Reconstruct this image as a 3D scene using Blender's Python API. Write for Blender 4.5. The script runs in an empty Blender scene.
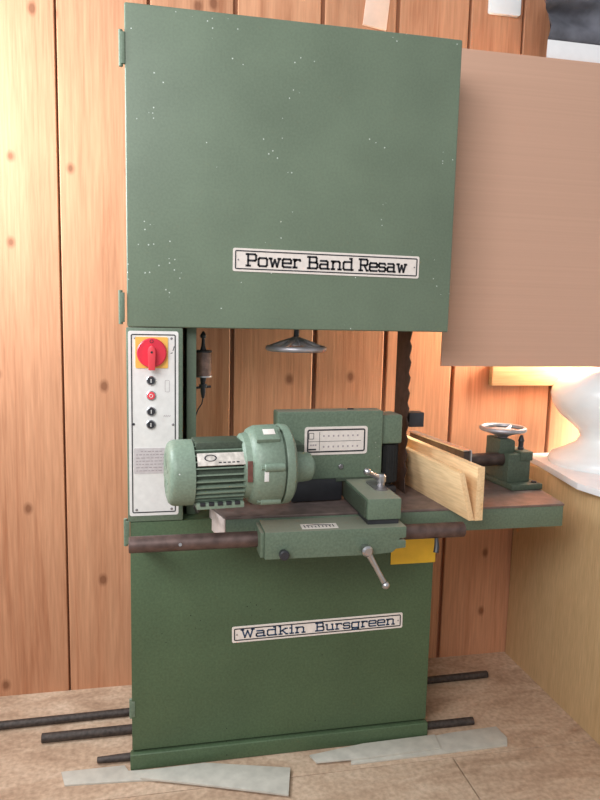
import bpy, bmesh, math, random
from mathutils import Vector, Matrix, noise
random.seed(7)
S = bpy.context.scene
COL = S.collection
PI = math.pi
def rad(d): return d*PI/180

# ------------------------------------------------------------------ materials
MATS = {}
def new_mat(name):
    m = bpy.data.materials.new(name); m.use_nodes = True
    nt = m.node_tree; MATS[name] = m
    return m, nt, nt.nodes['Principled BSDF']
def N(nt, t, **kw):
    n = nt.nodes.new(t)
    for k, v in kw.items():
        if k in n.inputs: n.inputs[k].default_value = v
        else: setattr(n, k, v)
    return n
def ramp(nt, stops):
    r = nt.nodes.new('ShaderNodeValToRGB'); e = r.color_ramp.elements
    while len(e) < len(stops): e.new(0.5)
    for el, (p, c) in zip(e, stops):
        el.position = p; el.color = (*c, 1) if len(c) == 3 else c
    return r
def coords(nt, scale=(1, 1, 1), offset=None):
    tc = N(nt, 'ShaderNodeNewGeometry'); mp = N(nt, 'ShaderNodeMapping')
    mp.inputs['Scale'].default_value = scale
    nt.links.new(tc.outputs['Position'], mp.inputs['Vector'])
    return mp, tc
def mixc(nt, a, b, fac, mode='MIX'):
    m = N(nt, 'ShaderNodeMix', data_type='RGBA', blend_type=mode)
    L = nt.links
    for sock, v in ((6, a), (7, b), (0, fac)):
        if hasattr(v, 'is_linked'): L.new(v, m.inputs[sock])
        elif isinstance(v, tuple): m.inputs[sock].default_value = (*v, 1)
        else: m.inputs[sock].default_value = v
    return m.outputs[2]
def bump(nt, bsdf, height, strength, dist=0.002):
    b = N(nt, 'ShaderNodeBump'); b.inputs['Strength'].default_value = strength; b.inputs['Distance'].default_value = dist
    nt.links.new(height, b.inputs['Height']); nt.links.new(b.outputs['Normal'], bsdf.inputs['Normal'])

def plain(name, col, rough=.5, metal=0.0, var=.12, nscale=30, bmp=.05, spec=.5):
    m, nt, b = new_mat(name)
    mp, _ = coords(nt)
    n = N(nt, 'ShaderNodeTexNoise'); n.inputs['Scale'].default_value = nscale; n.inputs['Detail'].default_value = 6
    nt.links.new(mp.outputs[0], n.inputs['Vector'])
    r = ramp(nt, [(.3, tuple(c*(1-var) for c in col)), (.7, tuple(min(1, c*(1+var)) for c in col))])
    nt.links.new(n.outputs['Fac'], r.inputs['Fac']); nt.links.new(r.outputs[0], b.inputs['Base Color'])
    b.inputs['Roughness'].default_value = rough; b.inputs['Metallic'].default_value = metal
    b.inputs['Specular IOR Level'].default_value = spec
    if bmp: bump(nt, b, n.outputs['Fac'], bmp)
    return m

def paint(name, col, chips=0.0, chipcol=(.75, .78, .72), rough=.42, grime=.35, dust=0.0):
    m, nt, b = new_mat(name); L = nt.links
    mp, _ = coords(nt)
    n = N(nt, 'ShaderNodeTexNoise'); n.inputs['Scale'].default_value = 4; n.inputs['Detail'].default_value = 8
    L.new(mp.outputs[0], n.inputs['Vector'])
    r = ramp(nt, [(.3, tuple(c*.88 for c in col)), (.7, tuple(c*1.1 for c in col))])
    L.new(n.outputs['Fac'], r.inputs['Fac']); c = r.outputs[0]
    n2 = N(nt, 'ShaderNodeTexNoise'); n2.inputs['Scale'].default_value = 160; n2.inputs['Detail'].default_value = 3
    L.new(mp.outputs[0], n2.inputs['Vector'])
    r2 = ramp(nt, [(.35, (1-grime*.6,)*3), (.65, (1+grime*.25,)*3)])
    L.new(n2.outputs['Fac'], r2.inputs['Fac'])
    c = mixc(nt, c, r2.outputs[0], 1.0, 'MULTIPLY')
    if chips:
        v = N(nt, 'ShaderNodeTexVoronoi'); v.inputs['Scale'].default_value = 75
        L.new(mp.outputs[0], v.inputs['Vector'])
        lt = N(nt, 'ShaderNodeMath', operation='LESS_THAN'); lt.inputs[1].default_value = .135
        L.new(v.outputs['Distance'], lt.inputs[0])
        n3 = N(nt, 'ShaderNodeTexNoise'); n3.inputs['Scale'].default_value = 6; n3.inputs['Detail'].default_value = 2
        L.new(mp.outputs[0], n3.inputs['Vector'])
        gt = N(nt, 'ShaderNodeMath', operation='GREATER_THAN'); gt.inputs[1].default_value = 1-chips
        L.new(n3.outputs['Fac'], gt.inputs[0])
        sep = N(nt, 'ShaderNodeSeparateColor'); L.new(v.outputs['Color'], sep.inputs[0])
        g2 = N(nt, 'ShaderNodeMath', operation='GREATER_THAN'); g2.inputs[1].default_value = .55
        L.new(sep.outputs[0], g2.inputs[0])
        mm = N(nt, 'ShaderNodeMath', operation='MULTIPLY'); L.new(lt.outputs[0], mm.inputs[0]); L.new(gt.outputs[0], mm.inputs[1])
        m2 = N(nt, 'ShaderNodeMath', operation='MULTIPLY'); L.new(mm.outputs[0], m2.inputs[0]); L.new(g2.outputs[0], m2.inputs[1])
        c = mixc(nt, c, chipcol, m2.outputs[0])
    if dust:
        ge = N(nt, 'ShaderNodeNewGeometry'); sx = N(nt, 'ShaderNodeSeparateXYZ'); L.new(ge.outputs['True Normal'], sx.inputs[0])
        rd = ramp(nt, [(.75, (0, 0, 0)), (.95, (dust,)*3)]); L.new(sx.outputs[2], rd.inputs['Fac'])
        c = mixc(nt, c, (.36, .33, .26), rd.outputs[0])
    L.new(c, b.inputs['Base Color'])
    b.inputs['Roughness'].default_value = rough
    b.inputs['Specular IOR Level'].default_value = .4
    bump(nt, b, n2.outputs['Fac'], .06, .001)
    return m

def wood(name, light, dark, axis='z', fine=1.0, knots=0.0, rough=.6, island=True, bmp=.25, knotcol=(.16, .05, .02)):
    m, nt, b = new_mat(name); L = nt.links
    tc = N(nt, 'ShaderNodeNewGeometry'); mp = N(nt, 'ShaderNodeMapping')
    s = {'z': (11, 11, .55), 'x': (.55, 11, 11), 'y': (11, .55, 11)}[axis]
    if island:
        ad = N(nt, 'ShaderNodeVectorMath', operation='MULTIPLY_ADD')
        ad.inputs[1].default_value = (1, 1, 1)
        sc = N(nt, 'ShaderNodeVectorMath', operation='SCALE'); sc.inputs[0].default_value = (3.7, 2.3, 9.1)
        L.new(tc.outputs['Random Per Island'], sc.inputs['Scale'])
        L.new(tc.outputs['Position'], ad.inputs[0]); L.new(sc.outputs[0], ad.inputs[2])
        src = ad.outputs[0]
    else: src = tc.outputs['Position']
    mp.inputs['Scale'].default_value = tuple(v*fine for v in s)
    L.new(src, mp.inputs['Vector'])
    n = N(nt, 'ShaderNodeTexNoise'); n.inputs['Scale'].default_value = 1.6; n.inputs['Detail'].default_value = 9
    n.inputs['Roughness'].default_value = .62; n.inputs['Distortion'].default_value = .8
    L.new(mp.outputs[0], n.inputs['Vector'])
    r = ramp(nt, [(.28, dark), (.46, tuple((a*.35+c*.65) for a, c in zip(dark, light))), (.72, light)])
    L.new(n.outputs['Fac'], r.inputs['Fac']); c = r.outputs[0]
    # fine fibres
    mp2 = N(nt, 'ShaderNodeMapping'); mp2.inputs['Scale'].default_value = tuple(v*fine*12 for v in s)
    L.new(src, mp2.inputs['Vector'])
    n2 = N(nt, 'ShaderNodeTexNoise'); n2.inputs['Scale'].default_value = 1.0; n2.inputs['Detail'].default_value = 4
    L.new(mp2.outputs[0], n2.inputs['Vector'])
    r2 = ramp(nt, [(.3, (.84, .82, .8)), (.7, (1.06, 1.06, 1.06))]); L.new(n2.outputs['Fac'], r2.inputs['Fac'])
    c = mixc(nt, c, r2.outputs[0], 1.0, 'MULTIPLY')
    if island:
        rr = ramp(nt, [(0, (.86, .84, .82)), (1, (1.07, 1.06, 1.05))])
        L.new(tc.outputs['Random Per Island'], rr.inputs['Fac'])
        c = mixc(nt, c, rr.outputs[0], 1.0, 'MULTIPLY')
    if knots:
        sx = N(nt, 'ShaderNodeSeparateXYZ'); cx_ = N(nt, 'ShaderNodeCombineXYZ'); L.new(src, sx.inputs[0])
        for i, (o_, k_) in enumerate((('X', 6.5), ('Z', 4.6))):
            q = N(nt, 'ShaderNodeMath', operation='MULTIPLY'); q.inputs[1].default_value = k_
            L.new(sx.outputs[o_], q.inputs[0]); L.new(q.outputs[0], cx_.inputs[i])
        v = N(nt, 'ShaderNodeTexVoronoi', voronoi_dimensions='2D'); v.inputs['Scale'].default_value = 1.0
        L.new(cx_.outputs[0], v.inputs['Vector'])
        nd = N(nt, 'ShaderNodeMath', operation='MULTIPLY_ADD'); nd.inputs[1].default_value = .12
        L.new(n.outputs['Fac'], nd.inputs[0]); L.new(v.outputs['Distance'], nd.inputs[2])
        rk = ramp(nt, [(.105, (1, 1, 1)), (.135, (.5, .5, .5)), (.18, (0, 0, 0))])
        L.new(nd.outputs[0], rk.inputs['Fac'])
        sep = N(nt, 'ShaderNodeSeparateColor'); L.new(v.outputs['Color'], sep.inputs[0])
        g = N(nt, 'ShaderNodeMath', operation='GREATER_THAN'); g.inputs[1].default_value = .66
        L.new(sep.outputs[1], g.inputs[0])
        mu = N(nt, 'ShaderNodeMath', operation='MULTIPLY'); L.new(rk.outputs[0], mu.inputs[0]); L.new(g.outputs[0], mu.inputs[1])
        mu2 = N(nt, 'ShaderNodeMath', operation='MULTIPLY'); L.new(mu.outputs[0], mu2.inputs[0]); mu2.inputs[1].default_value = .75
        c = mixc(nt, c, knotcol, mu2.outputs[0])
    L.new(c, b.inputs['Base Color']); b.inputs['Roughness'].default_value = rough
    b.inputs['Specular IOR Level'].default_value = .3
    bump(nt, b, n2.outputs['Fac'], bmp, .002)
    return m

GREEN = paint('green_paint', (.152, .198, .136), chips=.43, grime=.12, chipcol=(.55, .6, .54))
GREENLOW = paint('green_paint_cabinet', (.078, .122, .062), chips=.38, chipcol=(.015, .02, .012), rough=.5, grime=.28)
GREENMID = paint('green_paint_castings', (.138, .188, .130), chips=.38, chipcol=(.32, .34, .28), rough=.5, grime=.25, dust=.5)
GREENGREY = paint('grey_green_motor_paint', (.205, .270, .203), chips=.33, chipcol=(.70, .72, .68), rough=.45, grime=.22)
GREENDARK = paint('dark_green_paint_and_fin_shade', (.068, .088, .060), chips=.35, chipcol=(.2, .2, .17), rough=.5, grime=.35)
WHITE = plain('panel_white', (.80, .78, .75), .4, var=.05, nscale=60, bmp=0)
CREAM = plain('plate_cream', (.78, .70, .64), .4, var=.06, nscale=90, bmp=0)
INK = plain('black_ink', (.02, .02, .025), .5, var=.1, bmp=0)
BLUEINK = plain('blue_ink', (.02, .055, .12), .5, var=.1, bmp=0)
GREYINK = plain('grey_ink', (.38, .32, .33), .6, var=.1, bmp=0)
YELLOW = plain('yellow_enamel', (.85, .50, .03), .45, var=.06, bmp=0)
AMBER = plain('amber_plate_plastic', (.88, .50, .10), .4, var=.05, bmp=0)
RED = plain('red_plastic', (.72, .03, .06), .35, var=.06, bmp=0)
REDDEEP = plain('red_handle_plastic', (.80, .06, .08), .35, var=.06, bmp=0)
BLACK = plain('black_plastic', (.03, .03, .035), .4, var=.2, bmp=.02)
RUBBER = plain('black_rubber', (.012, .012, .012), .8, var=.3, nscale=80, bmp=.2)
STEEL = plain('bright_steel', (.52, .51, .52), .32, metal=1, var=.15, nscale=60, bmp=.05)
DULLSTEEL = plain('worn_steel', (.30, .28, .29), .42, metal=.85, var=.25, nscale=50, bmp=.1)
RAILSTEEL = plain('brown_steel', (.13, .085, .075), .45, metal=.5, var=.3, nscale=40, bmp=.15)
BARSTEEL = plain('rusty_black_bar', (.055, .042, .036), .6, metal=.3, var=.45, nscale=90, bmp=.3)
TABLEIRON = plain('table_cast_iron', (.20, .145, .130), .42, metal=.35, var=.3, nscale=25, bmp=.1)
TABLELIT = plain('table_lit_side', (.62, .50, .45), .6, var=.12, nscale=40, bmp=.1)
WHEELM = plain('grey_handwheel_metal', (.42, .40, .42), .38, metal=.55, var=.15, nscale=50, bmp=.05)
BLADESTEEL = plain('blade_dark_steel', (.075, .050, .042), .5, metal=.5, var=.35, nscale=40, bmp=.15)
GLASSY = plain('amber_oil_glass', (.22, .13, .10), .25, var=.4, nscale=60, bmp=0)
CERAMIC = plain('white_ceramic', (.88, .90, .90), .25, var=.02, bmp=0)
WHITEBOARD = plain('white_worktop', (.86, .84, .84), .4, var=.03, bmp=0)
CARD = None
WALLWOOD = wood('pine_wall_boards', (.64, .325, .185), (.42, .165, .080), 'z', 1.0, knots=.5, rough=.55)
SAWN = wood('fresh_sawn_pine', (.86, .62, .36), (.74, .46, .22), 'y', 1.2, rough=.6, bmp=.15)
SAWNX = wood('pale_sill_pine', (.86, .64, .38), (.72, .46, .22), 'x', 1.2, rough=.6, bmp=.1)
SLATM = plain('grey_slat', (.50, .465, .40), .7, var=.12, nscale=30, bmp=.1)
SIDEBOARD = wood('chipboard_side', (.68, .47, .25), (.60, .40, .20), 'z', 2.4, rough=.6, island=False, bmp=.08)

def cardboard():
    m, nt, b = new_mat('cardboard'); L = nt.links
    mp, tc = coords(nt, (.6, .6, 150))
    n = N(nt, 'ShaderNodeTexNoise'); n.inputs['Scale'].default_value = 1; n.inputs['Detail'].default_value = 3
    L.new(mp.outputs[0], n.inputs['Vector'])
    r = ramp(nt, [(.25, (.57, .345, .245)), (.75, (.61, .368, .262))]); L.new(n.outputs['Fac'], r.inputs['Fac'])
    L.new(r.outputs[0], b.inputs['Base Color']); b.inputs['Roughness'].default_value = .8
    b.inputs['Specular IOR Level'].default_value = .2
    bump(nt, b, n.outputs['Fac'], .15, .001)
    return m
CARD = cardboard()
def floor_mat():
    m, nt, b = new_mat('plywood_floor'); L = nt.links
    mp, _ = coords(nt, (3.2, 9, 1))
    n = N(nt, 'ShaderNodeTexNoise'); n.inputs['Scale'].default_value = 1; n.inputs['Detail'].default_value = 9
    n.inputs['Distortion'].default_value = 1.2; n.inputs['Roughness'].default_value = .62
    L.new(mp.outputs[0], n.inputs['Vector'])
    r = ramp(nt, [(.28, (.34, .215, .142)), (.5, (.52, .365, .255)), (.72, (.64, .485, .36))]); L.new(n.outputs['Fac'], r.inputs['Fac'])
    n2 = N(nt, 'ShaderNodeTexNoise'); n2.inputs['Scale'].default_value = 70; n2.inputs['Detail'].default_value = 5
    mp2, _ = coords(nt); L.new(mp2.outputs[0], n2.inputs['Vector'])
    r2 = ramp(nt, [(.3, (.78, .76, .74)), (.65, (1.08, 1.08, 1.08))]); L.new(n2.outputs['Fac'], r2.inputs['Fac'])
    c = mixc(nt, r.outputs[0], r2.outputs[0], 1.0, 'MULTIPLY')
    L.new(c, b.inputs['Base Color']); b.inputs['Roughness'].default_value = .65
    b.inputs['Specular IOR Level'].default_value = .25
    bump(nt, b, n2.outputs['Fac'], .15, .001)
    return m
FLOORM = floor_mat()
CLOTH = plain('charcoal_cloth', (.115, .115, .135), .9, var=.45, nscale=14, bmp=.4)

# ------------------------------------------------------------------ builder
class MB:
    def __init__(self, M=None): self.bm = bmesh.new(); self.M = M or Matrix.Identity(4); self.mi = 0
    def _fin(self, vs, fs):
        for v in vs: v.co = self.M @ v.co
        for f in fs: f.material_index = self.mi
    def box(self, x0, x1, y0, y1, z0, z1, bev=0, seg=2, M=None):
        t = bmesh.new()
        bmesh.ops.create_cube(t, size=1)
        for v in t.verts:
            v.co = Vector(((x0+x1)/2+v.co.x*(x1-x0), (y0+y1)/2+v.co.y*(y1-y0), (z0+z1)/2+v.co.z*(z1-z0)))
        if bev: bmesh.ops.bevel(t, geom=t.edges[:], offset=bev, segments=seg, affect='EDGES', profile=.6)
        self._merge(t, M); return self
    def _merge(self, t, M=None):
        mp = {}
        vs = []
        for v in t.verts:
            nv = self.bm.verts.new((M @ v.co) if M else v.co); mp[v] = nv; vs.append(nv)
        fs = []
        for f in t.faces:
            try: fs.append(self.bm.faces.new([mp[v] for v in f.verts]))
            except ValueError: pass
        t.free(); self._fin(vs, fs)
    def lathe(self, prof, p, d, seg=32, caps=True, M=None):
        """prof: list of (t along d, radius)"""
        d = Vector(d).normalized(); p = Vector(p)
        a = d.orthogonal().normalized(); b = d.cross(a)
        t = bmesh.new(); rings = []
        for (h, r) in prof:
            if r < 1e-6: rings.append([t.verts.new(p+d*h)])
            else: rings.append([t.verts.new(p+d*h+(a*math.cos(2*PI*i/seg)+b*math.sin(2*PI*i/seg))*r) for i in range(seg)])
        for r0, r1 in zip(rings, rings[1:]):
            for i in range(seg):
                j = (i+1) % seg
                if len(r0) == 1 and len(r1) == 1: continue
                if len(r0) == 1: t.faces.new([r0[0], r1[j], r1[i]])
                elif len(r1) == 1: t.faces.new([r0[i], r0[j], r1[0]])
                else: t.faces.new([r0[i], r0[j], r1[j], r1[i]])
        if caps:
            if len(rings[0]) > 1: t.faces.new(rings[0][::-1])
            if len(rings[-1]) > 1: t.faces.new(rings[-1])
        bmesh.ops.recalc_face_normals(t, faces=t.faces[:])
        self._merge(t, M); return self
    def cyl(self, p0, p1, r, r1=None, seg=24, bev=0, M=None):
        p0, p1 = Vector(p0), Vector(p1); d = p1-p0; l = d.length; r1 = r if r1 is None else r1
        prof = [(0, r), (l, r1)]
        if bev: prof = [(0, r-bev), (bev, r), (l-bev, r1), (l, r1-bev)]
        return self.lathe(prof, p0, d, seg, True, M)
    def torus(self, c, d, R, r, seg=40, ms=12, M=None):
        d = Vector(d).normalized(); c = Vector(c); a = d.orthogonal().normalized(); b = d.cross(a)
        t = bmesh.new(); rings = []
        for i in range(seg):
            th = 2*PI*i/seg; o = a*math.cos(th)+b*math.sin(th)
            rings.append([t.verts.new(c+o*(R+r*math.cos(2*PI*k/ms))+d*r*math.sin(2*PI*k/ms)) for k in range(ms)])
        for i in range(seg):
            for k in range(ms):
                t.faces.new([rings[i][k], rings[(i+1) % seg][k], rings[(i+1) % seg][(k+1) % ms], rings[i][(k+1) % ms]])
        bmesh.ops.recalc_face_normals(t, faces=t.faces[:])
        self._merge(t, M); return self
    def tube(self, pts, r, seg=10, rads=None):
        pts = [Vector(p) for p in pts]; t = bmesh.new(); rings = []
        up = None
        for i, p in enumerate(pts):
            d = (pts[min(i+1, len(pts)-1)]-pts[max(i-1, 0)]).normalized()
            if up is None: up = d.orthogonal().normalized()
            up = (up-d*up.dot(d)).normalized(); b = d.cross(up)
            rr = rads[i] if rads else r
            rings.append([t.verts.new(p+(up*math.cos(2*PI*k/seg)+b*math.sin(2*PI*k/seg))*rr) for k in range(seg)])
        for r0, r1 in zip(rings, rings[1:]):
            for k in range(seg): t.faces.new([r0[k], r0[(k+1) % seg], r1[(k+1) % seg], r1[k]])
        t.faces.new(rings[0][::-1]); t.faces.new(rings[-1])
        bmesh.ops.recalc_face_normals(t, faces=t.faces[:])
        self._merge(t); return self
    def prism(self, poly, axis, lo, hi, bev=0, M=None):
        """poly in the two remaining axes (order x,y,z), extruded along axis from lo to hi"""
        t = bmesh.new()
        def pt(u, v, w):
            return {'x': (w, u, v), 'y': (u, w, v), 'z': (u, v, w)}[axis]
        a = [t.verts.new(pt(u, v, lo)) for u, v in poly]; b = [t.verts.new(pt(u, v, hi)) for u, v in poly]
        n = len(poly)
        t.faces.new(a); t.faces.new(b)
        for i in range(n): t.faces.new([a[i], a[(i+1) % n], b[(i+1) % n], b[i]])
        bmesh.ops.recalc_face_normals(t, faces=t.faces[:])
        if bev: bmesh.ops.bevel(t, geom=t.edges[:], offset=bev, segments=2, affect='EDGES', profile=.6)
        self._merge(t, M); return self
    def ball(self, c, r, M=None):
        t = bmesh.new(); bmesh.ops.create_uvsphere(t, u_segments=20, v_segments=12, radius=r)
        for v in t.verts: v.co += Vector(c)
        self._merge(t, M); return self
    def build(self, name, mats, parent=None, ang=35):
        if not isinstance(mats, (list, tuple)): mats = [mats]
        bm = self.bm
        lo = Vector((min(v.co[i] for v in bm.verts) for i in range(3)))
        hi = Vector((max(v.co[i] for v in bm.verts) for i in range(3)))
        c = (lo+hi)/2
        if parent is None: c.z = lo.z
        for v in bm.verts: v.co -= c
        me = bpy.data.meshes.new(name); bm.to_mesh(me); bm.free()
        for m in mats: me.materials.append(m)
        me.polygons.foreach_set('use_smooth', [True]*len(me.polygons))
        me.set_sharp_from_angle(angle=rad(ang))
        o = bpy.data.objects.new(name, me); COL.objects.link(o)
        WORLD[o.name] = c.copy()
        if parent: o.parent = parent; o.location = c-WORLD[parent.name]
        else: o.location = c
        return o
WORLD = {}
def empty(name, loc, label, cat, group=None):
    o = bpy.data.objects.new(name, None); COL.objects.link(o); o.location = loc
    o.empty_display_size = .1
    WORLD[o.name] = Vector(loc); return tag(o, label, cat, group)
def tag(o, label, cat, group=None, kind=None):
    o['label'] = label; o['category'] = cat
    if group: o['group'] = group
    if kind: o['kind'] = kind
    return o
def structure(o): o['kind'] = 'structure'; return o
def Rz(d, p=(0, 0, 0)): return Matrix.Translation(p) @ Matrix.Rotation(rad(d), 4, 'Z') @ Matrix.Translation(-Vector(p))
def Ry(d, p=(0, 0, 0)): return Matrix.Translation(p) @ Matrix.Rotation(rad(d), 4, 'Y') @ Matrix.Translation(-Vector(p))

# ------------------------------------------------------------------ slab-serif stroke lettering
G = {
 'P': (.92, [[(.16, 0), (.16, 1)], [(0, 1), (.80, 1), (.9, .9), (.9, .55), (.80, .45), (.16, .45)], [(0, 0), (.36, 0)]]),
 'B': (.92, [[(.16, 0), (.16, 1)], [(0, 1), (.74, 1), (.82, .92), (.82, .6), (.74, .52), (.16, .52)], [(.74, .52), (.9, .42), (.9, .1), (.8, 0), (0, 0)]]),
 'R': (.95, [[(.16, 0), (.16, 1)], [(0, 1), (.80, 1), (.9, .9), (.9, .58), (.80, .48), (.16, .48)], [(.55, .48), (.85, 0), (.97, 0)], [(0, 0), (.36, 0)]]),
 'W': (1.25, [[(0, 1), (.26, 1)], [(.12, 1), (.36, 0), (.62, .85), (.88, 0), (1.12, 1)], [(.98, 1), (1.25, 1)]]),
 'o': (.80, [[(.1, 0), (.7, 0), (.8, .1), (.8, .6), (.7, .7), (.1, .7), (0, .6), (0, .1), (.1, 0)]]),
 'w': (1.05, [[(0, .7), (.22, .7)], [(.1, .7), (.3, 0), (.52, .6), (.74, 0), (.95, .7)], [(.84, .7), (1.05, .7)]]),
 'e': (.80, [[(.8, 0), (.1, 0), (0, .1), (0, .6), (.1, .7), (.7, .7), (.8, .6), (.8, .35), (0, .35)]]),
 'r': (.66, [[(.14, 0), (.14, .7)], [(0, .7), (.14, .7)], [(.14, .52), (.3, .7), (.62, .7), (.66, .6)], [(0, 0), (.34, 0)]]),
 'a': (.86, [[(.06, .7), (.62, .7), (.72, .6), (.72, 0), (.86, 0)], [(.72, .02), (.1, 0), (0, .1), (0, .3), (.1, .4), (.72, .4)]]),
 'n': (.92, [[(.14, 0), (.14, .7)], [(0, .7), (.14, .7)], [(.14, .52), (.3, .7), (.68, .7), (.78, .6), (.78, 0)], [(0, 0), (.28, 0)], [(.64, 0), (.92, 0)]]),
 'd': (.90, [[(.76, 0), (.76, 1), (.6, 1)], [(.76, .7), (.1, .7), (0, .6), (0, .1), (.1, 0), (.9, 0)]]),
 's': (.74, [[(.72, .58), (.62, .7), (.1, .7), (0, .6), (0, .45), (.1, .36), (.62, .36), (.72, .27), (.72, .1), (.62, 0), (.1, 0), (0, .1)]]),
 'k': (.86, [[(.14, 0), (.14, 1)], [(0, 1), (.14, 1)], [(.14, .34), (.62, .7), (.8, .7)], [(.34, .46), (.7, 0), (.86, 0)], [(0, 0), (.3, 0)]]),
 'i': (.34, [[(.17, 0), (.17, .7), (0, .7)], [(0, 0), (.34, 0)], [(.17, .9), (.17, .98)]]),
 'u': (.90, [[(0, .7), (.14, .7), (.14, .1), (.24, 0), (.76, 0)], [(.64, .7), (.76, .7), (.76, 0), (.9, 0)]]),
 'g': (.88, [[(.76, .7), (.1, .7), (0, .6), (0, .1), (.1, 0), (.76, 0)], [(.88, .7), (.76, .7), (.76, -.12), (.66, -.22), (.08, -.22), (.02, -.17)]]),
}
def lettering(mb, text, x0, x1, zbase, cap, y, t=.18, gap=.22, thick=.0008):
    total = 0; lay = []
    for ch in text:
        if ch == ' ': total += .62; continue
        w, st = G[ch]; lay.append((total, st)); total += w+gap
    total -= gap; sx = (x1-x0)/total
    for off, st in lay:
        for pl in st:
            P = [(x0+(off+u)*sx, zbase+v*cap) for u, v in pl]
            for (a, b), (c, d) in zip(P, P[1:]):
                dx, dz = c-a, d-b; l = math.hypot(dx, dz) or 1e-6
                ux, uz = dx/l, dz/l; h = t*cap/2
                a2, b2, c2, d2 = a-ux*h*.8, b-uz*h*.8, c+ux*h*.8, d+uz*h*.8
                nx, nz = -uz*h, ux*h
                mb.prism([(a2+nx, b2+nz), (a2-nx, b2-nz), (c2-nx, d2-nz), (c2+nx, d2+nz)], 'y', y-thick, y)
def rrect(x0, x1, z0, z1, r, n=5):
    pts = []
    for cx, cz, a0 in ((x1-r, z1-r, 0), (x0+r, z1-r, 90), (x0+r, z0+r, 180), (x1-r, z0+r, 270)):
        for i in range(n+1):
            a = rad(a0+90*i/n); pts.append((cx+r*math.cos(a), cz+r*math.sin(a)))
    return pts
def outline(mb, x0, x1, z0, z1, r, w, y, thick=.0006):
    """thin printed border: closed rounded frame"""
    o = rrect(x0, x1, z0, z1, r); i = rrect(x0+w, x1-w, z0+w, z1-w, max(r-w, .0005))
    n = len(o)
    for k in range(n):
        j = (k+1) % n
        mb.prism([o[k], o[j], i[j], i[k]], 'y', y-thick, y)

# ================================================================== SETTING
# back wall of vertical boards
seams = [-1.30, -.95, -.70, -.455, -.198, .075, .345, .629, .885, 1.143, 1.54, 1.83, 2.1, 2.4]
mb = MB()
for a, b in zip(seams, seams[1:]):
    g = .003 if b < .2 else .007
    if a < 1.1 or a > 1.6:
        mb.box(a+g, b-g, .447, .470, -.02, 2.75, .0025, 1)
    else: mb.box(a+g, b-g, .447, .470, -.02, 1.58, .0025, 1)
for a, b in ((1.143, 1.339), (1.339, 1.60), (1.60, 1.83)): mb.box(a+.004, b-.004, .447, .470, 1.584, 2.75, .0025, 1)
mb.box(-1.30, 2.4, .4705, .50, -.02, 2.75)
structure(mb.build('wall_back', WALLWOOD))
# plywood floor sheets with open joints
mb = MB()
for x0, x1, y0, y1 in ((-1.3, .945, -3.2, -.118), (.949, 2.4, -3.2, -.118), (-1.3, 2.4, -.115, .447)):
    mb.box(x0, x1, y0, y1, -.02, 0, .001, 1)
mb.box(-1.3, 2.4, -3.2, .447, -.05, -.0205)
structure(mb.build('floor', FLOORM))
# pale timber ledge fixed across the wall
mb = MB().box(1.287, 2.35, .421, .4465, 1.048, 1.128, .002)
structure(mb.build('trim_1', SAWNX))

# ================================================================== BAND RESAW
saw = empty('band_resaw', (.46, .17, 0), 'tall green two-door band resaw machine with motor feed unit, standing on the plywood floor', 'machine')
XL, XR, ZB, ZT = .0197, .9176, 1.2495, 2.046
# upper wheel housing + its door
MB().box(XL+.012, XR-.004, .028, .385, ZB+.004, ZT-.004, .004).build('wheel_housing', GREEN, saw)
upper = MB().box(XL, XR, 0, .027, ZB, ZT, .0055, 3).build('upper_door', GREEN, saw)
def hinge(z0, z1, par, x=.0):
    h = MB().cyl((x+.0105, .006, z0), (x+.0105, .006, z1), .0055, seg=14, bev=.001)
    h.box(x+.011, x+.021, -.002, .008, z0+.006, z1-.006, .001)
    h.build('hinge', GREENMID, par)
hinge(1.895, 1.982, upper, .0); hinge(1.256, 1.344, upper, -.007)
# name plates
def name_plate(x0, x1, z0, z1, tilt, text, tx0, tx1, zb, cap, ink, spans):
    c = ((x0+x1)/2, 0, (z0+z1)/2); M = Ry(tilt, c)
    p = MB(M).prism(rrect(x0, x1, z0, z1, .005), 'y', -.0022, -.0004).build('name_plate', CREAM, saw)
    b = MB(M); outline(b, x0+.0055, x1-.0055, z0+.0055, z1-.0055, .004, .0032, -.0022); b.build('border_line', INK, p)
    for sx in (x0+.014, x1-.014):
        MB(M).cyl((sx, -.0035, c[2]), (sx, -.002, c[2]), .0022, seg=10).build('rivet', DULLSTEEL, p)
    for word, (u, v) in zip(text.split(), spans):
        l = MB(M); lettering(l, word, tx0+u*(tx1-tx0), tx0+v*(tx1-tx0), zb, cap, -.0022); l.build('lettering', ink, p)
name_plate(.294, .819, 1.4005, 1.4615, .35, 'Power Band Resaw', .330, .781, 1.4165, .030, INK, ((0, .325), (.372, .655), (.695, 1)))
name_plate(.302, .816, .3575, .4055, -.75, 'Wadkin Bursgreen', .328, .790, .3715, .0235, BLUEINK, ((0, .405), (.475, 1)))

# column between lower cabinet and wheel housing
MB().box(.1755, .2020, .050, .37, .7225, ZB+.003, .003).build('column', GREEN, saw)
MB().box(.022, .166, .058, .37, .7225, ZB+.003, .003).build('column', GREENDARK, saw)
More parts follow.
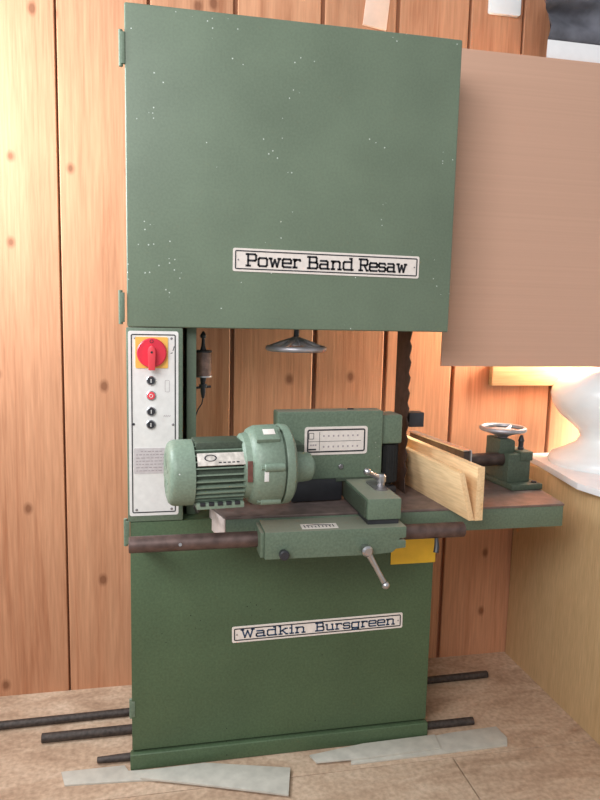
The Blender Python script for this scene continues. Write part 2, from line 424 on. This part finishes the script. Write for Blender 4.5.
# control box
cb = MB().box(.0165, .1635, .0, .053, .7225, 1.2485, .004).build('control_box', GREENMID, saw)
MB().prism(rrect(.0215, .1515, .740, 1.2395, .006), 'y', -.0022, -.0002).build('faceplate', WHITE, cb)
b = MB(); outline(b, .0285, .1445, .748, 1.2315, .005, .003, -.0022); b.build('border_line', INK, cb)
for sx, sz in ((.040, 1.221), (.133, 1.221), (.034, .992), (.137, .990), (.040, .757), (.133, .757)):
    MB().lathe([(0, .0035), (.0015, .0032), (.0022, .0015)], (sx, -.0022, sz), (0, -1, 0), 12).build('screw', INK if sx < .036 else DULLSTEEL, cb)
b = MB().prism(rrect(.040, .124, 1.142, 1.224, .003), 'y', -.0052, -.0022); b.build('switch_plate', AMBER, cb)
b = MB().lathe([(0, .0385), (.010, .0385), (.013, .036), (.013, 0)], (.082, -.005, 1.183), (0, -1, 0), 48)
b.build('switch_dial', RED, cb)
b = MB().prism([(.0735, 1.139), (.0905, 1.139), (.092, 1.188), (.089, 1.198), (.082, 1.203), (.075, 1.198), (.072, 1.188)], 'y', -.036, -.017, .002)
b.build('switch_handle', REDDEEP, cb)
MB().cyl((.082, -.0375, 1.186), (.082, -.035, 1.186), .003, seg=12).build('switch_screw', INK, cb)
b = MB(); b.torus((.082, -.0183, 1.2135), (0, 1, 0), .0042, .0007, 20, 6); b.build('dial_zero_mark', INK, cb)
def button(x, z, cap, mark):
    p = MB().lathe([(0, .0125), (.004, .0125), (.0055, .011), (.0055, .0092), (.004, .0092)], (x, -.0022, z), (0, -1, 0), 28, caps=False).build('push_button_ring', STEEL if cap is not RED else DULLSTEEL, cb)
    b = MB().lathe([(0, .0105), (.0065, .0105), (.008, .0095), (.008, 0)], (x, -.0022, z), (0, -1, 0), 28)
    b.mi = 1
    if mark == 'bar': b.box(x-.001, x+.001, -.0109, -.0102, z-.005, z+.005)
    else: b.torus((x, -.0103, z), (0, 1, 0), .0042, .0008, 20, 6)
    b.build('push_button', [cap, WHITE if cap is not RED else CREAM], cb)
button(.080, 1.109, BLACK, 'bar'); button(.080, 1.069, REDDEEP, 'ring'); button(.080, 1.0265, BLACK, 'bar'); button(.079, .991, BLACK, 'bar')
# printed diagram beside the buttons
b = MB(); outline(b, .116, .128, 1.078, 1.110, .003, .0008, -.0022); b.build('printed_symbol', GREYINK, cb)
b = MB()
for dx in (0, .005, .010, .015): b.prism([(.112+dx, 1.011), (.1135+dx, 1.011), (.1155+dx, 1.016), (.114+dx, 1.016)], 'y', -.0027, -.0022)
b.build('printed_symbol', GREYINK, cb); b = MB()
b.prism([(.136, 1.188), (.138, 1.188), (.1415, 1.200), (.1395, 1.200)], 'y', -.0027, -.0022); b.prism([(.131, 1.180), (.136, 1.182), (.136, 1.184), (.131, 1.182)], 'y', -.0027, -.0022)
b.build('printed_symbol', INK, cb)
b = MB().prism(rrect(.034, .138, .857, .927, .003), 'y', -.0032, -.0022); ip = b.build('instruction_plate', plain('plate_grey', (.60, .55, .55), .5, var=.08, nscale=120, bmp=0), cb)
b = MB()
for k in range(7):
    z = .919-k*.0088; x = .040+(.012 if k == 0 else 0)
    while x < .128-(.02 if k in (0, 6) else 0):
        w = random.uniform(.004, .012); b.box(x, min(x+w, .132), -.0036, -.0032, z-.0022, z); x += w+.003
b.build('small_print', GREYINK, cb)

# lower cabinet: open-bottomed shell, floor bars pass beneath its sides
lx, rx = .0224, .9074
mb = MB().box(lx, lx+.02, .027, .37, .05, .721).box(rx-.02, rx, .027, .37, .05, .686).box(lx, rx, .36, .38, .05, .686)
mb.box(lx, .262, .027, .37, .70, .722, .002).box(.262, rx, .027, .37, .66, .687, .002)
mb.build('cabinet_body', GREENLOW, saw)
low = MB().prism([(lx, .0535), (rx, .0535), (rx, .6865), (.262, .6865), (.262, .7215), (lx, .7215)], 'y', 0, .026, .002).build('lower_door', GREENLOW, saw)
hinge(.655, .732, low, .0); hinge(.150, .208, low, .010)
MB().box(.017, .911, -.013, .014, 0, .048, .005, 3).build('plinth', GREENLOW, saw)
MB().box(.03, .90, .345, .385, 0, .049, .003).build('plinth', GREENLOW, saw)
MB().box(.771, .912, -.0022, -.0003, .561, .64, .0003, 1).build('yellow_plate', YELLOW, saw)

# table
T = .757
tb = MB().prism([(.272, .15), (.238, .02), (.272, -.10), (1.265, -.10), (1.330, .415), (.272, .415)], 'z', .688, T-.006, .004).build('table_frame', GREENMID, saw)
MB().prism([(.2735, .15), (.2365, .02), (.270, -.101), (1.266, -.101), (1.331, .416), (.2735, .416)], 'z', T-.007, T, .0015).build('table_plate', TABLEIRON, tb)
MB().prism([(.240, .022), (.2705, -.0985), (.268, -.099), (.2375, .020)], 'z', .690, T-.007).build('table_lit_end', TABLELIT, tb)  # cream colour paints the left window's light onto the table end

# round feed rail with its set screw, stop peg
rail = MB().cyl((.024, -.15, .711), (.925, -.15, .711), .0208, seg=32, bev=.002).build('feed_rail', RAILSTEEL, saw)
MB().cyl((.150, -.1735, .7135), (.150, -.166, .712), .0042, seg=12).build('set_screw', STEEL, rail)
MB().tube([(.842, -.160, .693), (.842, -.164, .672), (.838, -.170, .655)], .006, 10, [.005, .007, .0075]).build('stop_peg', BLACK, rail)
for x in (.06, .86):
    MB().prism([(-.142, .698), (-.142, .716), (.001, .667), (.001, .645)], 'x', x-.015, x+.015, .001).build('rail_bracket', GREENLOW, saw)
# carriage block on the rail
car = MB().prism([(.357, .679), (.640, .677), (.694, .681), (.704, .690), (.731, .692), (.731, .712), (.712, .714), (.712, .718), (.731, .719), (.731, .750), (.357, .750)], 'y', -.22, -.113, .0035).build('carriage', GREENMID, saw)
c2 = MB().box(.347, .357, -.21, -.118, .681, .746, .003).build('carriage_end_cap', GREENMID, car)
MB().lathe([(0, .011), (.006, .011), (.010, .013), (.018, .013), (.021, .010), (.021, 0)], (.404, -.22, .6945), (0, -1, 0), 20).build('lock_knob', BLACK, car)
MB().prism([(.455, -.205), (.55, -.207), (.552, -.17), (.457, -.168)], 'z', .750, .7512).build('scale_plate', CREAM, car)
b = MB()
for k in range(9): b.prism([(.463+k*.0095, -.198), (.4655+k*.0095, -.198), (.4655+k*.0095, -.186 if k % 4 else -.178), (.463+k*.0095, -.186 if k % 4 else -.178)], 'z', .7512, .7516)
b.tube([(.470, -.182, .7516), (.495, -.178, .7516), (.535, -.185, .7516)], .0012, 6)
b.build('scale_marks', INK, car)
def clamp_lever(hub, axis, tip, par):
    hub, axis, tip = Vector(hub), Vector(axis).normalized(), Vector(tip)
    b = MB().lathe([(0, .011), (.010, .011), (.012, .0145), (.028, .0145), (.034, .010), (.034, 0)], hub, axis, 20)
    q = hub+axis*.020; d = (tip-q)
    b.tube([q, q+d*.2, q+d*.55, q+d*.9], .006, 12, [.011, .0085, .0068, .0075])
    b.ball(tip, .0105)
    b.build('clamp_lever', STEEL, par)
clamp_lever((.617, -.221, .698), (0, -1, 0), (.668, -.250, .606), car)
# cross slide carrying the feed head
sl = MB().box(.629, .7215, -.2, .045, .764, .8205, .004).build('cross_slide', GREENMID, saw)
MB().box(.624, .629, -.19, .045, .768, .814, .001).build('slide_gib', GREENDARK, sl)
MB().box(.633, .718, -.192, .04, .750, .765).build('slide_foot', BLACK, sl)
MB().prism(rrect(.676, .716, -.125, -.015, .018), 'z', .8205, .8235).build('slot_washer', DULLSTEEL, sl)
clamp_lever((.705, -.075, .8225), (0, 0, 1), (.658, -.095, .868), sl)

# feed head box
YF = 5.0
MF = Rz(3.0, (.42, 0, 0))
fb = MB(MF).box(.424, .738, 0, .062, .824, 1.0205, .006, 3).build('feed_box', GREENMID, saw)
MBF = MB(MF)
MBF.prism(rrect(.502, .690, .896, .977, .008), 'y', -.0022, -.0003); tl = MBF.build('speed_plate', CREAM, fb)
b = MB(MF); outline(b, .509, .683, .9030, .970, .007, .0042, -.0022)
b.box(.545, .5462, -.0027, -.0022, .909, .962); b.box(.512, .67, -.0027, -.0022, .9345, .9356)
outline(b, .514, .529, .942, .960, .002, .0014, -.0022)
b.box(.512, .536, -.0027, -.0022, .910, .9145)
b.build('plate_border', INK, fb)
b = MB(MF)
b = MB(MF)
for zz in (.950, .919):
    b = MB(MF)
    for k in range(8): b.box(.556+k*.0145, .5605+k*.0145, -.0027, -.0022, zz-.002, zz+.003)
    b.build('plate_figures', GREYINK, fb)
b = MB(MF)
for k in range(3): b.box(.518+k*.007, .523+k*.007, -.0027, -.0022, .923, .927)
b.build('plate_figures', GREYINK, fb)
MB(MF).lathe([(0, .008), (.004, .008), (.006, .006), (.006, 0)], (.612, 0, .860), (0, -1, 0), 6).build('hex_bolt', DULLSTEEL, fb)
MB(MF).box(.640, .657, .03, .042, 1.020, 1.0235, .001).build('top_plug', INK, fb)
MB(MF).box(.47, .62, .005, .055, .760, .825, .002).build('feed_box_foot', BLACK, fb)
MB(MF).box(.60, .73, .002, .058, .815, .826, .002).build('feed_box_foot', GREENDARK, fb)
# roller head beyond the box
MB(MF).box(.738, .806, .015, .10, .918, 1.004, .008, 3).build('roller_head', GREENMID, saw)
rl = MB(MF).lathe([(0, .028), (.004, .034), (.118, .034), (.122, .028)], (.775, .06, .795), (0, 0, 1), 28)
for k in range(20):
    a = 2*PI*k/20
    rl.box(.775+.0335*math.cos(a)-.002, .775+.0335*math.cos(a)+.002, .06+.0335*math.sin(a)-.002, .06+.0335*math.sin(a)+.002, .80, .912)
rl.build('feed_roller', RUBBER, saw)
b = MB(MF).cyl((.775, .06, .768), (.775, .06, .796), .016).box(.715, .80, .03, .10, .765, .785, .002)
b.build('roller_bracket', BLACK, saw)
MB(MF).box(.725, .745, .03, .10, .785, .918, .002).build('roller_guard', BLACK, saw)

# motor with gearbox, axis along local x
MM = Matrix.Translation((.115, -.165, .896)) @ Matrix.Rotation(rad(YF), 4, 'Z')
KX = .955
mot = MB(MM).lathe([(.056, .066), (.192, .066)], (0, 0, 0), (1, 0, 0), 48)  # body under the fins coloured dark to paint shade into their gaps
for k in range(30):
    a = 2*PI*k/30
    mot.mi = 1
    mot.box(.058, .186, -.0017, .0017, .064, .0785, M=Matrix.Rotation(a, 4, 'X'))
mot = mot.build('motor', [GREENDARK, GREENGREY], saw)
cw = MB(MM).lathe([(0, 0), (0, .046), (.001, .062), (.005, .074), (.012, .080), (.020, .0822), (.063, .0822), (.063, .078), (.056, .078)], (0, 0, 0), (1, 0, 0), 56, caps=False)
for k in range(10):
    a = 2*PI*k/10
    cw.box(-.0008, .002, -.003, .003, .018, .050, M=Matrix.Rotation(a, 4, 'X'))
cw.build('fan_cowl', GREENGREY, mot)
Mp = Matrix.Rotation(rad(56), 4, 'X')
b = MB(MM).box(.068, .186, -.0165, .0165, .077, .0805, .001, M=Mp); b.build('rating_plate', plain('dirty_plate', (.62, .56, .50), .5, var=.3, nscale=70, bmp=.05), mot)
b = MB(MM)
b.torus((0, 0, 0), (0, 0, 1), .008, .0011, 20, 6, M=Mp @ Matrix.Translation((.100, .003, .0808)) @ Matrix.Scale(1.7, 4, (1, 0, 0)))
for k in range(5): b.box(.119+k*.011, .126+k*.011, -.011, -.008, .0805, .0809, M=Mp)
b.build('plate_marks', INK, mot)
b = MB(MM).box(.068, .186, -.040, .045, .052, .081, .005); b.build('terminal_cover', GREENDARK, mot)
b = MB(MM).box(.068, .186, -.060, .055, -.082, -.066, .003)
b.build('motor_foot', GREENGREY, mot)
for k in range(5):
    MB(MM).box(.076+k*.0215, .089+k*.0215, -.0625, -.054, -.073, -.064, .001).build('foot_slot', INK, mot)
GO = (0, 0, .011)
gb = MB(MM).lathe([(.182, .074), (.188, .082), (.202, .085), (.207, .094), (.222, .1015), (.276, .1035), (.280, .1015), (.2803, .093), (.2852, .093), (.2856, .1025), (.289, .104), (.306, .102), (.314, .092), (.320, .062), (.324, .046)], GO, (1, 0, 0), 48)
gb = gb.build('gearbox', GREENGREY, saw)
b = MB(MM).lathe([(.320, .047), (.332, .041), (.368, .0375), (.374, .035), (.374, .024), (.382, .022), (.382, 0)], (0, 0, .0), (1, 0, 0), 32, caps=False); b.build('gearbox_boss', GREENGREY, gb)
MG = Matrix.Translation(GO)
for k in range(6):
    a = rad(22+60*k)
    b = MB(MM).cyl((.226, 0, .100), (.278, 0, .100), .0105, seg=14, bev=.002, M=MG @ Matrix.Rotation(a, 4, 'X'))
    b.cyl((.218, 0, .100), (.226, 0, .100), .006, seg=6, M=MG @ Matrix.Rotation(a, 4, 'X'))
    b.build('bolt_lug', GREENGREY, gb)
def on_gear(name, x0, x1, w, z0, z1, deg, mat):
    MB(MM).box(x0, x1, -w, w, z0, z1, .0006, M=MG @ Matrix.Rotation(rad(deg), 4, 'X')).build(name, mat, gb)
on_gear('inspection_pad', .212, .270, .028, .098, .109, 30, GREENGREY)
on_gear('pad_plate', .232, .262, .010, .109, .1103, 30, CREAM)
on_gear('white_tag', .226, .237, .016, .1010, .1030, 92, WHITE)
on_gear('red_paint_strip', .188, .201, .026, .0835, .0855, 88, plain('dull_red', (.16, .06, .045), .6, var=.3, nscale=60, bmp=.05))
# arm tying the gearbox to the feed box
MB(MF).box(.44, .485, -.06, .003, .87, .94, .004).build('gearbox_arm', GREENDARK, gb)
# motor cable drooping to the table edge
pts = [(.195, -.12, .815), (.190, -.11, .79), (.198, -.07, .765), (.215, -.02, .772), (.235, .03, .768), (.26, .08, .766)]
MB().tube(pts, .0045, 10).build('motor_cable', BLACK, saw)

# blade and guides
b = MB(); x = .828; pit = .046; yt, yb = .050, .165
poly = [(yb, .76), (yb, 1.252)]
z = 1.252
while z > .80:
    poly += [(yt, z), (yt+.004, z-.012), (yt+.016, z-.032), (yt+.010, z-.040)]; z -= pit
poly += [(yt+.004, .76)]
MB().prism(poly, 'x', x-.0012, x+.0012).build('saw_blade', BLADESTEEL, saw)
g = MB().box(.852, .900, .105, .150, .955, 1.0, .002).box(.833, .892, .14, .20, .965, .99, .002)
g.build('blade_guide', BLACK, saw)
MB().box(.836, .862, .172, .198, .97, 1.252, .002).build('guide_post', RUBBER, saw)

# tension handwheel under the housing
hw = MB().torus((.502, .15, 1.190), (0, 0, 1), .083, .0085, 56, 14)
hw.lathe([(.006, .020), (.010, .028), (.014, .027), (.022, .022), (.032, .015), (.036, .011), (.036, 0)], (.502, .15, 1.189), (0, 0, 1), 28)
for k in range(5):
    a = 2*PI*k/5+.15; c, s = math.cos(a), math.sin(a)
    hw.tube([(.502+.012*c, .15+.012*s, 1.213), (.502+.045*c, .15+.045*s, 1.204), (.502+.082*c, .15+.082*s, 1.191)], .006, 10, [.010, .008, .007])
hw = hw.build('tension_handwheel', WHEELM, saw)
MB().cyl((.502, .15, 1.222), (.502, .15, 1.252), .0085, seg=16).build('tension_screw', BLACK, hw)

# drip oiler on the column
oc = (.2275, .15)
lub = MB().lathe([(0, .0245), (.07, .0245)], (*oc, 1.108), (0, 0, 1), 24).build('blade_oiler', GLASSY, saw)
b = MB().lathe([(0, .0255), (.004, .0262), (.006, .022)], (*oc, 1.176), (0, 0, 1), 24)
b.lathe([(.0, .010), (.012, .006), (.035, .0042), (.037, .008), (.044, .009), (.054, .003), (.056, 0)], (*oc, 1.181), (0, 0, 1), 16)
b.build('oiler_cap', BLACK, lub)
b = MB().lathe([(0, .0258), (.004, .0258), (.004, .012)], (*oc, 1.104), (0, 0, 1), 24)
b.build('oiler_rim', STEEL, lub)
b = MB().lathe([(0, .004), (.018, .0075), (.030, .0075), (.032, .012), (.040, .012), (.042, .007), (.062, .010)], (*oc, 1.042), (0, 0, 1), 16)
b.cyl((.205, .15, 1.072), (.250, .15, 1.076), .0035, seg=10)
b.tube([(.2275, .15, 1.044), (.224, .15, 1.025), (.214, .15, 1.010), (.206, .15, .990)], .0018, 8)
b.build('oiler_valve', BLACK, lub)
MB().box(.2005, .215, .143, .157, 1.125, 1.15, .001).build('oiler_bracket', BLACK, lub)

# fence: plate, shaft, casting with handwheel
MQ = Rz(5, (1.04, .05, 0))
MQF = Rz(7.5, (1.034, .05, 0)) @ Matrix.Translation((-.006, 0, 0))
fp = MB(MQF).box(1.018, 1.040, .052, .395, T+.002, .889, .002).build('fence_plate', BLADESTEEL, saw)
MB(MQF).box(1.0365, 1.0410, .044, .395, .80, .8885, .001).build('plate_end', STEEL, fp)
MB(MQF).box(1.012, 1.0405, .046, .395, .888, .892, .001).build('plate_top', STEEL, fp)
MB(MQ).cyl((1.046, .105, .846), (1.20, .105, .846), .0215, seg=28).build('fence_shaft', BLADESTEEL, saw)
MB(MQ).lathe([(0, .026), (.012, .026)], (1.0465, .105, .846), (1, 0, 0), 24).build('shaft_collar', BLACK, saw)
fc = MB(MQ).box(1.178, 1.290, .035, .20, T+.0005, .7765, .004)
fc.prism([(.066, .776), (.20, .776), (.20, .868), (.066, .868)], 'x', 1.180, 1.262, .005)
fc = fc.build('fence_casting', GREENDARK, saw)
b = MB(MQ).prism([(.062, .845), (.20, .845), (.20, .875), (.062, .875)], 'x', 1.222, 1.267, .004); b.build('casting_cap', GREENDARK, fc)
b = MB(MQ).prism([(1.165, .86), (1.222, .86), (1.222, .905), (1.205, .912), (1.165, .912)], 'y', .095, .175, .005); b.build('shaft_block', GREENDARK, fc)
b = MB(MQ).cyl((1.196, .13, .88), (1.196, .13, .922), .017, seg=20)
b.build('wheel_post', DULLSTEEL, fc)
cx, cy, cz = 1.196, .13, .940
w = MB(MQ).torus((cx, cy, cz), (0, 0, 1), .067, .0075, 48, 12)
w.lathe([(-.028, .015), (-.022, .022), (-.008, .040), (-.003, .038), (-.006, 0)], (cx, cy, cz), (0, 0, 1), 24)
for k in range(3):
    a = 2*PI*k/3+.6; c, s = math.cos(a), math.sin(a)
    w.tube([(cx+.01*c, cy+.01*s, cz-.016), (cx+.035*c, cy+.035*s, cz-.010), (cx+.065*c, cy+.065*s, cz-.001)], .006, 10, [.011, .008, .006])
w.build('adjusting_handwheel', WHEELM, saw)
b = MB(MQ).lathe([(0, .010), (.008, .010), (.010, .008), (.026, .008), (.030, .0105), (.040, .007), (.048, .004), (.048, 0)], (1.246, .10, .874), (0, 0, 1), 16)
b.build('locking_screw', BLACK, saw)
MB(MQ).lathe([(0, .010), (.004, .0095), (.006, .007), (.006, 0)], (1.268, .052, .7765), (0, 0, 1), 6).build('hold_down_bolt', INK, saw)

# ================================================================== LOOSE THINGS
def board(name, sec, y0, y1, yaw, label, cat, group, mat):
    """sec: cross-section in (x,z) at the front end, run back along y with a yaw"""
    b = MB(Matrix.Translation((0, 0, .0006)) @ Rz(yaw, (sec[0][0], y0, 0))).prism(sec, 'y', y0, y1, .0008)
    return tag(b.build(name, mat), label, cat, group)
board('wooden_board', [(.905, T), (.9205, T), (.8835, .8900), (.868, .8875)], -.221, .40, 4.6,
      'thinner pale sawn board leaning on edge on the saw table, the left one of two', 'board', 'sawn boards on the saw table', SAWN)
board('wooden_board', [(.9215, T), (.9435, T), (.9425, .9015), (.9205, .9015)], -.223, .41, 4.6,
      'thicker pale sawn board standing upright on the saw table, nearest the steel fence', 'board', 'sawn boards on the saw table', SAWN)

def bar(x0, x1, y, r, label, taper=0, dy=0):
    b = MB()
    if taper: b.lathe([(0, r*.6), (.002, r*.72), (taper, r), (x1-x0, r)], (x0, y, r), (x1-x0, dy, 0), 20)
    else: b.cyl((x0, y, r), (x1, y+dy, r), r, seg=20, bev=.0015)
    tag(b.build('steel_bar', BARSTEEL), label, 'bar', 'steel bars under the machine')
bar(-.62, 1.262, .252, .0125, 'longest dark steel bar on the floor, nearest the wall, passing under the green machine', dy=.03)
bar(-.247, .80, .166, .0140, 'dark steel bar sticking out left of the green machine, middle one of three')
bar(-.077, 1.081, .036, .0120, 'tapered dark steel bar under the machine front, nearest the camera', taper=.11, dy=-.010)

def slat(poly, z0, th, label):
    b = MB().prism(poly, 'z', z0, z0+th, .0006)
    tag(b.build('wood_strip', SLATM), label, 'wood strip', 'grey wood strips on the floor')
slat([(-.172, .012), (-.156, -.045), (.052, -.062), (.20, -.09), (.215, -.03), (.012, -.0165), (.0, .010)], .0003, .005,
     'grey wood strip on the floor at the machine front, reaching furthest left')
slat([(.045, -.060), (.06, -.030), (.225, -.028), (.462, -.092), (.436, -.199), (.232, -.124)], .0056, .006,
     'wide grey wood strip lying askew on the floor, nearest the camera')
slat([(.640, -.099), (.652, -.055), (.92, -.018), (1.0, -.010), (1.146, -.006), (1.152, -.066), (1.134, -.099)], .0003, .0055,
     'grey wood strip on the floor, poking out furthest right of the machine')
slat([(.528, -.047), (.541, -.082), (.70, -.088), (.924, -.083), (.932, -.018), (.70, -.022)], .0061, .005,
     'narrow grey wood strip along the plinth, lying on top of another strip')

# counter at the right and what stands on it
ct = empty('counter', (1.76, 0, 0), 'counter with a plain tan board side and white worktop, right of the machine', 'counter')
MB().box(1.42, 1.44, -.55, .440, 0, .7685, .001).build('side_panel', SIDEBOARD, ct)
MB().box(1.44, 2.10, .40, .440, 0, .7685).build('back_panel', SIDEBOARD, ct)
MB().box(1.44, 2.10, -.55, -.53, 0, .7685).build('front_panel', SIDEBOARD, ct)
MB().prism([(1.442, .443), (1.430, .309), (1.374, .001), (1.392, -.09), (1.392, -.56), (2.12, -.56), (2.12, .443)], 'z', .7687, .790, .002).build('worktop', WHITEBOARD, ct)
vz = .7902
v = MB().lathe([(0, 0), (0, .172), (.012, .176), (.030, .168), (.052, .125), (.075, .086), (.098, .074), (.120, .082), (.145, .112), (.175, .148), (.21, .172), (.245, .180), (.275, .172), (.305, .148), (.325, .112), (.337, .070), (.3435, .038), (.36, .036), (.372, .034), (.372, .0)], (1.622, .2365, vz), (0, 0, 1), 64, caps=False)
tag(v.build('ceramic_urn', CERAMIC, ang=60), 'big white rounded urn with narrow waist standing on the white counter', 'urn')

# shelf, cloth, cardboard at the upper right
sh = MB().prism([(1.290, .2), (2.3, .2), (2.3, .4465), (1.43, .4465)], 'z', 2.102, 2.157, .003)
tag(sh.build('shelf', WHITEBOARD), 'white wall shelf above the cardboard sheet, with dark cloth on it', 'shelf')
cb_ = MB()
t = bmesh.new(); nx, nz = 34, 40
x0, x1, z0, z1 = .985, 2.2, 1.136, 2.100
cb_.box(x0, x1, .1925, .1985, z0, z1, .001)
tag(cb_.build('cardboard_sheet', CARD), 'large plain brown cardboard sheet hanging from the white shelf front', 'cardboard')
# heap of dark cloth
b = bmesh.new()
bmesh.ops.create_cube(b, size=1); bmesh.ops.subdivide_edges(b, edges=b.edges[:], cuts=26, use_grid_fill=True)
for vtx in b.verts:
    p = vtx.co.copy()
    y = .200+(p.y+.5)*.225; x = 1.29+(y-.2)*.75+(p.x+.5)*.72; z = 2.158+(p.z+.5)*.24
    up = p.z+.5
    x -= .06*max(0, up-.3)*(1 if p.x < 0 else 0)*(1-2*abs(p.x+.5))
    f = noise.noise(Vector((x*8, y*7, z*14)))*.050+noise.noise(Vector((x*26, y*18, z*34)))*.012
    k = min(1, up*4)
    fold = math.sin((z+.25*x)*62+5*noise.noise(Vector((x*4, 3, z*5))))*.022
    y += (f*.8+fold-.012)*k*(1 if p.y < .2 else .2)
    x += f*.7*k
    z += f*.6*k - .03*k*max(0, -p.x)*2*up
    y = min(y, .436)
    vtx.co = (x, y, max(z, 2.1578))
o = MB(); o._merge(b); tag(o.build('cloth_heap', CLOTH, ang=80), 'crumpled charcoal grey cloth piled on the white shelf at upper right', 'cloth')

# small things on the wall
b = MB().prism(rrect(1.203, 1.318, 2.316, 2.47, .008), 'y', .431, .4465, .002)
tag(b.build('white_box', CERAMIC), 'white flat rectangular box on the plank wall left of the dark cloth', 'box')
b = MB().prism([(.762, 2.235), (.842, 2.225), (.848, 2.29), (.862, 2.44), (.770, 2.44), (.772, 2.33)], 'y', .436, .4465, .001)
tag(b.build('wood_offcut', plain('bare_pale_wood', (.80, .55, .42), .7, var=.08, nscale=20, bmp=.1)), 'pale bare wood strip on the wall just above the machine top', 'wood strip')

# ================================================================== CAMERA
f, pitch, roll, yaw, cx, cy = 682.874, .129207, .022827, .211664, .088697, -1.846090
F = Vector((math.sin(yaw)*math.cos(pitch), math.cos(yaw)*math.cos(pitch), -math.sin(pitch)))
R0 = Vector((math.cos(yaw), -math.sin(yaw), 0)); U0 = R0.cross(F)
R = math.cos(roll)*R0+math.sin(roll)*U0; U = -math.sin(roll)*R0+math.cos(roll)*U0
cam = bpy.data.cameras.new('camera'); co = bpy.data.objects.new('camera', cam); COL.objects.link(co)
m = Matrix.Identity(4)
for i in range(3): m[i][0], m[i][1], m[i][2], m[i][3] = R[i], U[i], -F[i], (cx, cy, 1.30)[i]
co.matrix_world = m
cam.sensor_fit = 'VERTICAL'; cam.sensor_height = 32; cam.lens = f/800*32; cam.clip_start = .05
S.camera = co

# ================================================================== LIGHT
wd = bpy.data.worlds.new('daylight'); S.world = wd; wd.use_nodes = True
bg = wd.node_tree.nodes['Background']; bg.inputs[0].default_value = (.93, .97, 1, 1); bg.inputs[1].default_value = .42
def area(name, loc, target, sx, sy, power, col):
    l = bpy.data.lights.new(name, 'AREA'); l.shape = 'RECTANGLE'; l.size = sx; l.size_y = sy; l.energy = power; l.color = col
    o = bpy.data.objects.new(name, l); COL.objects.link(o); o.location = loc
    o.rotation_euler = (Vector(target)-Vector(loc)).to_track_quat('-Z', 'Y').to_euler()
    return o
area('window_light_left', (-.95, .02, 1.84), (0, .26, 1.76), .5, .8, 30, (.86, .94, 1))
area('window_light_right', (1.90, .335, 1.44), (1.10, .38, .92), .2, .5, 46, (.97, .96, .80))
area('fill_light_front', (-1.5, -3.0, 3.0), (.4, .1, 1.1), 2.2, 1.6, 90, (.98, .98, 1))  # soft fill added from the front, no known window there
vs = S.view_settings
vs.view_transform = 'Standard'; vs.look = 'None'; vs.exposure = .35; vs.gamma = 1.0; vs.use_curve_mapping = False
